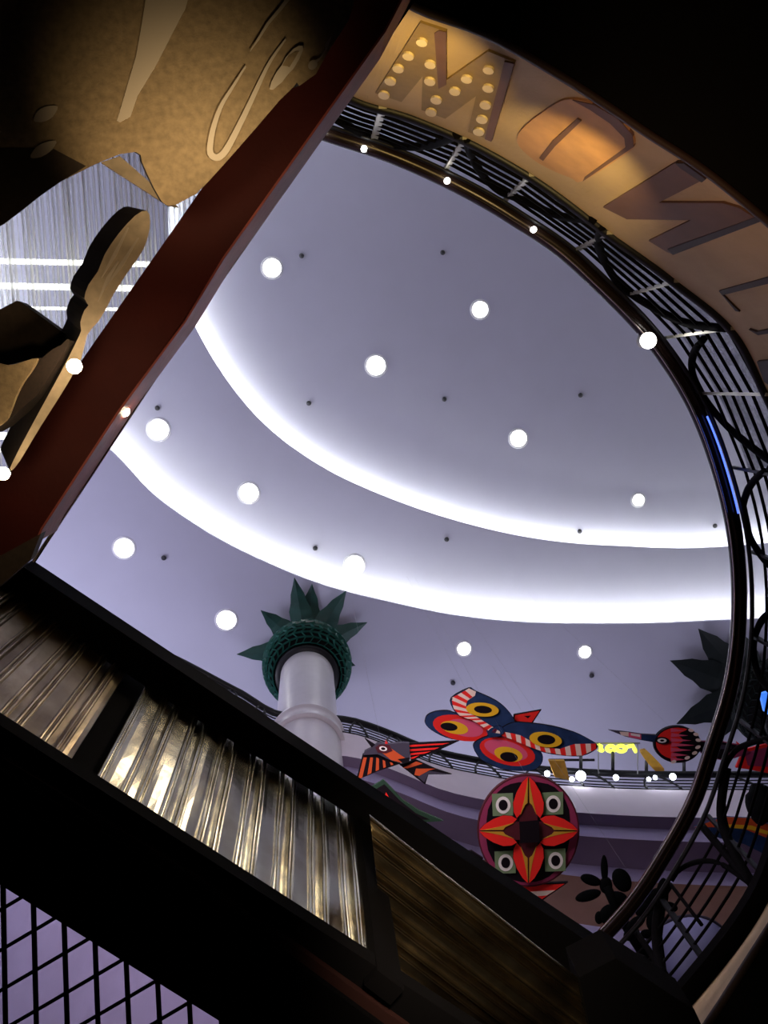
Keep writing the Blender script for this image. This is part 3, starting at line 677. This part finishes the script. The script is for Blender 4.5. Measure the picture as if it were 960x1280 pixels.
z = lambda x, y: (700 + x / 3.69, 1040 + y / 3.69)
def zz(l): return [(*z(x, y), a_ / 3.69, b_ / 3.69, r_) for x, y, a_, b_, r_ in l]
pads('cactus_plant', zz([(212,245,30,40,0),(205,170,17,65,-2),(142,221,50,25,18),(130,293,62,26,-16),(285,222,42,58,-28),(265,305,48,32,10),(222,378,50,38,-50),(180,395,20,30,0)]), 7.4,
     'black plant with rounded cactus pads left of the curved handrail', [z(212,245), z(250,330), z(330,480), z(420,620)])
pads('cactus_plant', zz([(470,300,30,90,5),(430,300,60,30,-40),(510,345,35,22,20),(390,350,50,30,-40),(350,420,55,26,-40),(440,400,40,60,20),(330,470,40,30,-30),(400,470,30,22,0)]), 7.2,
     'black dense plant seen through the bars at lower right', [z(470,300), z(450,480), z(470,640)])
c = P(950, 1005, 7.5)
bm = bmesh.new(); bmesh.ops.create_icosphere(bm, subdivisions=3, radius=1)
for v in bm.verts: v.co = Vector((v.co.x * .12, v.co.y * .2, v.co.z * .15)) * (1 + .12 * math.sin(v.co.x * 7) * math.cos(v.co.y * 5)) + c
o = link('dark_lantern', bm, m_cactus, None, True); tag(o, 'dark rounded lantern shape behind the railing at the right edge', 'lantern')
# pale blue dome
dm = empty('fabric_dome', P(860, 1195, 6.9), 'pale blue rounded fabric dome seen through the lower right railing', 'dome')
c = P(858, 1200, 6.9); bm = bmesh.new(); n = 24; rows = []
for j in range(9):
    a_ = j / 8 * PI / 2; R_ = .42 * math.cos(a_) + .002; rows.append([bm.verts.new(c + Vector((R_ * math.cos(2 * PI * k / n), R_ * math.sin(2 * PI * k / n), -.28 * math.sin(a_)))) for k in range(n)])
for A_, B_ in zip(rows, rows[1:]):
    for k in range(n): bm.faces.new((A_[k], A_[(k + 1) % n], B_[(k + 1) % n], B_[k]))
link('dome_cover', bm, m_dome, dm, True)
bm = bmesh.new(); tube(bm, [c + Vector((.425 * math.cos(2 * PI * k / 32), .425 * math.sin(2 * PI * k / 32), 0)) for k in range(32)], .015, 6, closed=True); link('rim', bm, m_pgrey, dm)
bm = bmesh.new(); tube(bm, [c, c + Vector((0, 0, 8.3))], .0012, 5); link('hanging_wire', bm, m_wire, dm)

# ------------------------------------------------------------------ STALL IN THE FOREGROUND
# maroon beam
bmr = empty('roof_beam', P(240, 400, 2.5), 'maroon painted beam of the stall crossing the upper left diagonally', 'beam')
def offl(x0, y0, x1, y1, s): return (x0 + (x1 - x0) * s, y0 + (y1 - y0) * s)
e0, e1 = (527, -40), (48, 673)
bm = prism([(500 + 21, -40 + 0), (480, 38), (278, 322), (230, 402), (148, 512), (51, 660), (44, 676), (0, 697), (-60, 720), (-60, 690), (0, 600), (103, 449), (245, 246), (440, -30), (448, -40)], 2.5, .012)
link('bottom_plate', bm, m_red, bmr)
bm = bmesh.new(); extr(bm, [P(521, -40, 2.5), P(480, 38, 2.5), P(278, 322, 2.5), P(229, 401, 2.5), P(148, 512, 2.5), P(51, 660, 2.5), P(44, 676, 2.5), P(46, 678, 2.5), P(53, 662, 2.5), P(150, 514, 2.5), P(232, 403, 2.5), P(280, 324, 2.5), P(482, 40, 2.5), P(523, -38, 2.5)], (0, 0, .2)); link('side_plate', bm, m_redside, bmr)
bm = bmesh.new(); tube(bm, [P(x, y, 2.705) for x, y in ((516, 0), (405, 167), (240, 402), (135, 561), (42, 702))], .006, 6); link('edge_bead', bm, m_chrome, bmr)
bm = prism([(51,667),(38,700),(28,708),(0,733),(-60,775),(-60,700),(0,695)], 2.49, .05); o = link('beam_end_block', bm, m_board2, bmr)
# corner bracket
# corrugated parapet
st = empty('corrugated_parapet', P(200, 1040, 2.0), 'black-framed parapet of golden corrugated metal sheets across the lower left', 'parapet')
HbP, HtP = 2.0, 2.46
bm = prism([(28,708),(770,1200),(735,1268),(485,1052),(413,1003),(225,886),(100,805),(0,741),(-60,782),(-60,770),(0,733)], 2.72, .10); link('top_beam', bm, m_blackm, st)
bm = prism([(-60,868),(470,1208),(640,1318),(560,1330),(250,1098),(0,945),(-60,910)], 1.97, .05); link('bottom_beam', bm, m_blackm, st)
bm = prism([(-60,910),(0,945),(250,1098),(560,1320),(540,1330),(240,1110),(0,962),(-60,925)], 1.95, .07); link('red_trim', bm, m_trimred, st)
bm = prism([(-60,925),(0,962),(240,1110),(540,1330),(360,1330),(282,1281),(0,1106),(-60,1068)], 1.93, .08); link('lower_board', bm, m_blackm, st)
bm = bmesh.new(); a_, b_ = P(472, 1213, 1.95), P(505, 1238, 1.95); n_ = Vector((-(b_ - a_).y, (b_ - a_).x, 0)).normalized()
n_ = n_ if n_.dot(a_ - CAM) > 0 else -n_
extr(bm, [a_, b_, b_ + n_ * .05, a_ + n_ * .05], (0, 0, .78)); link('post', bm, m_blackm, st)
def deck(A, B, C_, m, parent, period, depth, phase=0, name='corrugated_sheet', irregular=0):
    """corrugated sheet: profile runs A->B, sheet extends by vector C_"""
    A, B = Vector(A), Vector(B); L = (B - A).length; t = (B - A).normalized(); n = t.cross(Vector(C_).normalized()).normalized()
    if n.dot(CAM - A) < 0: n = -n
    prof = []; x = -phase
    def crest(q, r, h):
        for j in range(0, 9): prof.append((q + r * (1 - math.cos(PI * j / 8)), prof_lv + h * math.sin(PI * j / 8)))
        return q + 2 * r
    k_ = 0
    while x < L:
        w_ = period * (1 + irregular * random.uniform(-1, 1)); r = period * .045
        prof_lv = 0
        q = crest(x, r, depth); q = crest(q + r * .5, r, depth * .8)
        tl_ = random.uniform(-.25, .35) * depth
        prof += [(q, 0), (q + w_ * .12, tl_), (q + w_ * .30, tl_ * .6), (q + w_ * .40, 0)]; q += w_ * .40
        q = crest(q, r, depth * .9); q = crest(q + r * .4, r, depth * .7)
        prof += [(q + .001, -depth), (q + w_ * .18, -depth * 1.1)]
        x = q + w_ * .2
    prof = [(max(0, min(L, a_)), b_) for a_, b_ in prof]
    bm = bmesh.new(); rows = 12; V = []
    for i in range(rows + 1):
        s = i / rows; V.append([bm.verts.new(A + t * a_ + n * (b_ + .0015 * math.sin(9 * s + a_ * 60)) + Vector(C_) * s) for a_, b_ in prof])
    for r0, r1 in zip(V, V[1:]):
        for k in range(len(prof) - 1):
            if (r0[k].co - r0[k + 1].co).length < 1e-6: continue
            f = bm.faces.new((r0[k], r0[k + 1], r1[k + 1], r1[k]))
    bmesh.ops.remove_doubles(bm, verts=bm.verts, dist=1e-6)
    o = link(name, bm, m, parent); return o
up_ = Vector((0, 0, .77))
A_, B_ = P(-200, 784, HbP), P(78, 966, HbP)
deck(A_, B_, up_, m_metal2, st, .115, .010, .03, irregular=.06)
deck(P(112, 984, HbP), P(474, 1215, HbP), up_, m_metal, st, .112, .010, .0, irregular=.06)
bm = bmesh.new(); a_, b_ = P(78, 962, 1.99), P(112, 984, 1.99); n_ = Vector(((b_ - a_).y, -(b_ - a_).x, 0)).normalized(); n_ = n_ if n_.dot(CAM - a_) > 0 else -n_
# backing board behind the sheets
bm.free(); bm = bmesh.new(); a_, b_ = P(-200, 782, 2.0), P(474, 1213, 2.0); n_ = Vector(((b_ - a_).y, -(b_ - a_).x, 0)).normalized(); n_ = n_ if n_.dot(a_ - CAM) > 0 else -n_
extr(bm, [a_ + n_ * .03, b_ + n_ * .03, b_ + n_ * .045, a_ + n_ * .045], (0, 0, .79)); link('backing_board', bm, m_blackm, st)
# side sheet with ribs along the beam
s0, s1 = P(462, 1018, 2.35), P(496, 1330, 2.35)
run = (P(735, 1252, 2.35) - P(486, 1058, 2.35)) * 1.15
deck(s0, s1, run, m_metal2, st, .10, .013, .0, irregular=.25)
bm = prism([(724,1222),(770,1198),(868,1262),(900,1330),(748,1330),(734,1268)], 2.3, .14); link('end_board', bm, m_blackm, st)

# expanded metal mesh
bm = bmesh.new(); HM_ = 2.1
def bar(p, q, w_): box(bm, P(*p, HM_), P(*q, HM_), w_, .004)
vx = [3, 42, 80, 116, 153, 189, 222]
def clipok(x, y): return y > 1080 + .605 * x - 8
nodes = {}
for i in range(-1, 9):
    for j in range(-1, 8):
        x = 4 + 37.5 * i; top = 1118 + (0) ; y = 1135 - 23.5 * i + 50 * j + (1.5 * i) + .6 * i * 0
        nodes[i, j] = (x + (y - 1115) * .03 * (1 + .35 * i) * .6, y)
for (i, j), (x, y) in nodes.items():
    h = (x, y + 24)       # short vertical strand then oblique strand
    nx = nodes.get((i, j + 1)); rt_ = nodes.get((i + 1, j))
    if clipok(x, y) or clipok(x, y + 50):
        if nx: bar((x, y), nx, .0125)
        if rt_: bar((x, y), (rt_[0], rt_[1]), .0085)
tag(link('expanded_metal_mesh', bm, m_blackm), 'black expanded metal mesh panel at the lower left corner', 'mesh panel')

# clear ribbed sheet
m_poly = bpy.data.materials.new('clear_ribbed_plastic'); m_poly.use_nodes = True; nt = m_poly.node_tree; nt.nodes.clear()
outn = nt.nodes.new('ShaderNodeOutputMaterial'); mix = nt.nodes.new('ShaderNodeMixShader'); tr = nt.nodes.new('ShaderNodeBsdfTransparent'); mix2 = nt.nodes.new('ShaderNodeMixShader')
df = nt.nodes.new('ShaderNodeBsdfTranslucent'); gl = nt.nodes.new('ShaderNodeBsdfGlossy'); gl.inputs['Roughness'].default_value = .2; df.inputs['Color'].default_value = (.9, .9, .85, 1); tr.inputs['Color'].default_value = (.86, .88, .86, 1)
tc = nt.nodes.new('ShaderNodeTexCoord'); nz = nt.nodes.new('ShaderNodeTexNoise'); mp_ = nt.nodes.new('ShaderNodeMapping'); mp_.inputs['Scale'].default_value = (55, .05, 1); nz.noise_dimensions = '1D'; nz.inputs['Scale'].default_value = 25; nz.inputs['Detail'].default_value = 3
rp = nt.nodes.new('ShaderNodeValToRGB'); rp.color_ramp.elements[0].position = .30; rp.color_ramp.elements[0].color = (.06, .06, .06, 1); rp.color_ramp.elements[1].position = .75; rp.color_ramp.elements[1].color = (.8, .8, .8, 1)
sx_ = nt.nodes.new('ShaderNodeSeparateXYZ'); nt.links.new(tc.outputs['Object'], sx_.inputs[0]); nt.links.new(sx_.outputs[0], nz.inputs['W'])
mu_ = nt.nodes.new('ShaderNodeMath'); mu_.operation = 'MULTIPLY'; mu_.inputs[1].default_value = 2 * PI / .0165; nt.links.new(sx_.outputs[0], mu_.inputs[0])
si_ = nt.nodes.new('ShaderNodeMath'); si_.operation = 'SINE'; nt.links.new(mu_.outputs[0], si_.inputs[0])
ma_ = nt.nodes.new('ShaderNodeMath'); ma_.operation = 'MULTIPLY_ADD'; ma_.inputs[1].default_value = .22; nt.links.new(si_.outputs[0], ma_.inputs[0]); nt.links.new(nz.outputs['Fac'], ma_.inputs[2])
nt.links.new(ma_.outputs[0], rp.inputs['Fac'])
mix2.inputs[0].default_value = 0; nt.links.new(df.outputs[0], mix2.inputs[1]); nt.links.new(gl.outputs[0], mix2.inputs[2])
nt.links.new(rp.outputs['Color'], mix.inputs[0]); nt.links.new(tr.outputs[0], mix.inputs[1]); nt.links.new(mix2.outputs[0], mix.inputs[2]); nt.links.new(mix.outputs[0], outn.inputs['Surface'])
bm = bmesh.new(); HS = 3.0; o0 = P(-60, 120, HS); ux = (P(460, 120, HS) - o0); vy = (P(-60, 720, HS) - o0); ux = Vector((ux.x, 0, 0)); vy = Vector((0, vy.y, 0)); o0.z = 1.5 + HS; n_ = 420; top, bot = [], []
for i in range(n_ + 1):
    zz_ = .006 * math.sin(i * PI / 2 + .3)
    top.append(bm.verts.new(o0 + ux * (i / n_) + Vector((0, 0, zz_)))); bot.append(bm.verts.new(o0 + ux * (i / n_) + vy + Vector((0, 0, zz_))))
for i in range(n_):
    # trimmed along the beam
    x = -60 + 520 * i / n_; ylim = max(0.0, min(1.0, (246 + (245 - x) * 1.44 - 120 + 30) / 600))
    x2 = -60 + 520 * (i + 1) / n_
    a_ = o0 + ux * (i / n_) + vy * ylim; 
    bot[i].co = Vector((a_.x, a_.y, top[i].co.z))
bot[-1].co = top[-1].co + vy * .01
for i in range(n_): bm.faces.new((top[i], top[i + 1], bot[i + 1], bot[i]))
sheet = link('clear_corrugated_sheet', bm, m_poly); tag(sheet, 'clear ribbed plastic roof sheet left of the maroon beam', 'roof sheet')
for x0, y0, x1, y1, r, lab in ((-60, 325, 108, 331, .016, 'upper bright reflection streak behind the ribbed sheet'), (-60, 356, 235, 360, .018, 'middle bright reflection streak behind the ribbed sheet'), (20, 384, 200, 387, .009, 'faint reflection streak behind the ribbed sheet just above the dark cup'), (-60, 543, 30, 545, .014, 'reflection streak behind the sheet beside the spoon handle'), (-60, 562, 20, 563, .007, 'faint lowest reflection streak behind the sheet at the left edge')):
    pass
def glow_tube(x0, y0, x1, y1, r, lab, m):  # glowing rods that stand for reflections on the ribbed sheet
    a_, b_ = P(x0, y0, 3.08), P(x1, y1, 3.08); t = empty('glow_streak', a_, lab, 'reflection streak', 'reflection streaks behind the ribbed sheet')
    bm = bmesh.new(); tube(bm, [a_, b_], r, 10); link('tube', bm, m, t)
    bm = bmesh.new(); d_ = (b_ - a_).normalized(); tube(bm, [b_, b_ + d_ * .02], r * 1.15, 10); link('streak_end', bm, m_trimw, t)
glow_tube(-60, 325, 215, 331, .009, 'uppermost bright reflection streak behind the ribbed sheet', m_streak)
glow_tube(-60, 356, 190, 361, .010, 'bright reflection streak below the uppermost one behind the ribbed sheet', m_streak)
glow_tube(30, 385, 165, 387, .005, 'thin faint reflection streak behind the sheet just above the dark cup', m_streak)
glow_tube(-60, 543, 40, 546, .012, 'reflection streak behind the sheet beside the spoon handle', m_streak)
glow_tube(-60, 562, 25, 563, .006, 'thin faint reflection streak lowest at the left edge', m_streak)

# printed cutouts
back = MT @ Vector((0, 0, 1))
def cut(name, layers, mats, H, vec, label, cat, edge=None):
    bm = bmesh.new(); poly = layers[0]
    pts = [P(x, y, H) for x, y in poly]
    # body: face uses slot 0, sides slot 1
    n = len(pts); a_ = [bm.verts.new(p) for p in pts]; b_ = [bm.verts.new(p + Vector(vec)) for p in pts]
    for t in tessellate_polygon([pts]):
        bm.faces.new([a_[i] for i in t]); f = bm.faces.new([b_[i] for i in t]); f.material_index = 1
    for i in range(n):
        f = bm.faces.new((a_[i], a_[(i + 1) % n], b_[(i + 1) % n], b_[i])); f.material_index = 1
    for k, (pl, mi) in enumerate(layers[1:]):
        extr(bm, [P(x, y, H - .0015 * (k + 1)) for x, y in pl], (0, 0, .001), mi)
    o = link(name, bm, mats); return tag(o, label, cat)
z = lambda L: [(x / 2, y / 2) for x, y in L]
def stroke(pts, ws):
    pts = [Vector(p) for p in pts]; Lf, Rt = [], []
    for i, p in enumerate(pts):
        t = (pts[min(i + 1, len(pts) - 1)] - pts[max(0, i - 1)]).normalized(); n = Vector((-t.y, t.x)); w_ = ws[i]
        Lf.append(tuple(p + n * w_)); Rt.append(tuple(p - n * w_))
    return Lf + Rt[::-1]
out = z([(905,-60),(885,0),(872,50),(860,70),(820,130),(790,185),(748,215),(742,206),(735,216),(700,250),(640,320),(570,400),(520,455),(490,485),(440,512),(420,515),(405,505),(385,470),(368,435),(355,405),(352,388),(340,380),(300,385),(240,410),(150,455),(100,490),(50,530),(10,560),(-60,600),(-140,600),(-140,-60)])
q4 = lambda L: [(230 + x / 4.174, y / 4.174) for x, y in L]
ust = q4([(322,345),(250,460),(190,560),(150,680),(135,780),(150,815),(180,820),(215,790),(255,720),(320,590),(390,440),(450,320),(530,205)])
sU = stroke([tuple(v) for v in spline([Vector(p) for p in ust], False, 3)], [1 + 3.2 * math.sin(PI * min(1, i / 36)) for i in range(37)])
s1 = stroke(q4([(545,-10),(500,50),(440,120),(390,200),(345,268)]), [2.5, 2.2, 1.8, 1.4, .5])
ring = q4([(620,240),(622,260),(600,310),(570,360),(545,385),(510,430),(465,468),(445,465),(455,430),(480,380),(510,340),(530,300),(570,255),(600,238)])
ringi = q4([(600,268),(575,310),(550,350),(540,345),(515,342),(520,330),(545,290),(580,268)])
s3 = stroke(q4([(768,190),(745,235),(738,262),(712,302),(690,320)]), [.6, 2.2, .8, .8, 2]); blob = q4(ell(672, 338, 28, 22, -50, 14))
streak = [(185,-20),(240,-20),(232,10),(195,82),(172,120),(163,146),(150,153),(146,151),(150,138),(170,70),(178,25)]
lf1 = sm([(42,151),(47,139),(58,133),(72,133),(66,146),(54,152)], 3); lf2 = sm([(38,197),(44,185),(56,178),(70,176),(66,186),(52,196)], 3)
cut('printed_sign_board', [out, (z([(-120,370),(130,370),(215,415),(150,455),(100,490),(50,530),(10,560),(-60,598),(-138,598),(-138,370)]), 2), (streak, 3), (lf1, 3), (lf2, 3), (sU, 3), (s1, 3), (ring, 3), (ringi, 0), (s3, 3), (blob, 3)],
    [m_board, m_edge, m_board2, m_stroke], 2.15, (-.012, -.012, .05), 'large brown cut-out board with pale drawn strokes at the upper left', 'sign board')
z = mapper(0, 200, 2.37)
sf = sm([(435,150),(445,180),(440,220),(425,265),(395,310),(370,345),(345,385),(330,410),(312,445),(290,480),(258,520),(240,590),(190,680),(120,790),(60,890),(35,920),(30,912),(60,850),(130,720),(190,610),(235,520),(240,500),(238,480),(250,445),(262,430),(250,410),(262,370),(290,330),(310,280),(350,220),(400,165)], 2)
sd = sm([(440,145),(400,124),(380,130),(330,190),(290,250),(262,300),(235,350),(224,400),(232,420),(215,455),(218,485),(205,520),(150,600),(90,740),(30,860),(8,905),(15,915),(35,920),(200,690),(300,480),(400,310),(440,220)], 2)
def spoon():
    H = 2.3; zf = z(sf); n = len(zf); vec = P(100, 280, 2.47) - P(119, 287, 2.3)
    bm = bmesh.new(); pts = [P(x, y, H) for x, y in zf]; a_ = [bm.verts.new(p) for p in pts]; b_ = [bm.verts.new(p + vec) for p in pts]
    for t in tessellate_polygon([pts]):
        bm.faces.new([a_[i] for i in t]); f = bm.faces.new([b_[i] for i in t]); f.material_index = 1
    for i in range(n): f = bm.faces.new((a_[i], a_[(i + 1) % n], b_[(i + 1) % n], b_[i])); f.material_index = 1
    for l_ in ([(380,200),(340,280),(300,350)], [(410,230),(360,310),(310,380)], [(350,300),(320,350),(290,420)]):
        extr(bm, [P(x, y, H - .0015) for x, y in z(stroke(l_, [2, 6, 1]))], (0, 0, .001), 2)
    o = link('spoon_cutout', bm, [m_spoon, m_edge, m_stroke]); tag(o, 'pale wooden spoon or brush cut-out with thick dark sides left of the beam', 'cut-out')
spoon()
z = mapper(0, 360, 4.57)
ce = empty('cup_cutout', P(20, 460, 2.3), 'dark thick cup-shaped cut-out with a tan face at the left edge', 'cut-out')
bm = prism(z([(-200,230),(0,122),(95,72),(112,76),(388,272),(345,335),(300,345),(225,400),(190,402),(130,420),(40,440),(0,430),(-200,430)]), 2.42, .06); link('top_panel', bm, m_board2, ce)
bm = prism(z(sm([(-150,430),(40,441),(130,421),(195,403),(212,410),(180,470),(130,540),(90,620),(60,700),(30,760),(-50,810),(-150,810)], 3)), 2.25, .015); link('front_face', bm, m_board, ce)
bm = prism(z([(180,395),(240,400),(300,350),(350,325),(385,290),(400,300),(330,430),(215,610),(0,795),(-60,830),(-60,760),(30,745),(60,690),(90,620),(150,520),(208,415)]), 2.27, .10); link('side_panel', bm, m_edge, ce)
# bulbs on the beam
def bulb(x, y, H, r, lab, e):
    c = P(x, y, H); t = empty('warm_bulb', c, lab, 'bulb', 'warm bulbs along the maroon beam')
    bm = bmesh.new(); bmesh.ops.create_uvsphere(bm, u_segments=16, v_segments=10, radius=r, matrix=Matrix.Translation(c)); link('glass', bm, m_wbulb, t, True)
    bm = bmesh.new(); lathe(bm, c, [(r * .6, c.z + r * .7), (r * .6, c.z + r * 2), (r * .3, c.z + r * 2.2)], 12); link('socket', bm, m_black, t)
bulb(93, 458, 2.2, .018, 'warm glowing bulb between the spoon handle and the beam', 1)
bulb(4, 592, 2.2, .016, 'warm glowing bulb at the left edge under the spoon handle', 1)
bulb(155, 514, 2.6, .016, 'warm glowing spot on the outer edge of the maroon beam', 1)  # bright spot on the beam edge, built like the bulbs

# warm spots for the glow on band and printed board, then added fill
spot('warm_spot', P(520, 200, 3.1), P(500, 105, 3.9), 50, (1, .68, .22), 66, 1)
spot('warm_spot', P(690, 300, 3.3), P(703, 222, 4.2), 50, (1, .72, .26), 62, 1)
spot('warm_spot', P(800, 420, 2.4), P(840, 230, 4.0), 22, (1, .60, .32), 78, 1)
spot('warm_spot', P(1010, 1100, 3.9), P(905, 1225, 4.5), 1.0, (1, .55, .28), 60, 1)
spot('warm_spot', P(175, 240, 1.85), P(195, 190, 2.15), 4.5, (1, .78, .46), 75, 1)
spot('warm_spot', P(345, 200, 1.88), P(300, 155, 2.15), 3.6, (1, .80, .48), 75, 1)
spot('warm_spot', P(60, 560, 1.6), P(70, 470, 2.25), 1.6, (1, .76, .42), 90, 1)  # added fill for the cup face and spoon handle
spot('warm_spot', P(520, 560, 1.7), P(230, 430, 2.6), 4, (1, .62, .36), 70, 1)  # added fill to warm the beam's side face
spot('warm_spot', P(420, 640, 3.3), P(250, 1000, 2.3), 9, (1, .84, .6), 80, 1, .10)  # added light for glints on the corrugated sheets
spot('warm_spot', P(590, 1020, 1.5), P(590, 1190, 2.35), 70, (1, .84, .6), 62, 1, .10)  # added light to bring out the side sheet's ribs

bm = prism([(126,203),(150,195),(222,258),(208,256)], 2.32, .02); tag(link('cream_strip', bm, m_spoon), 'narrow cream strip behind the point of the brown sign board', 'strip')
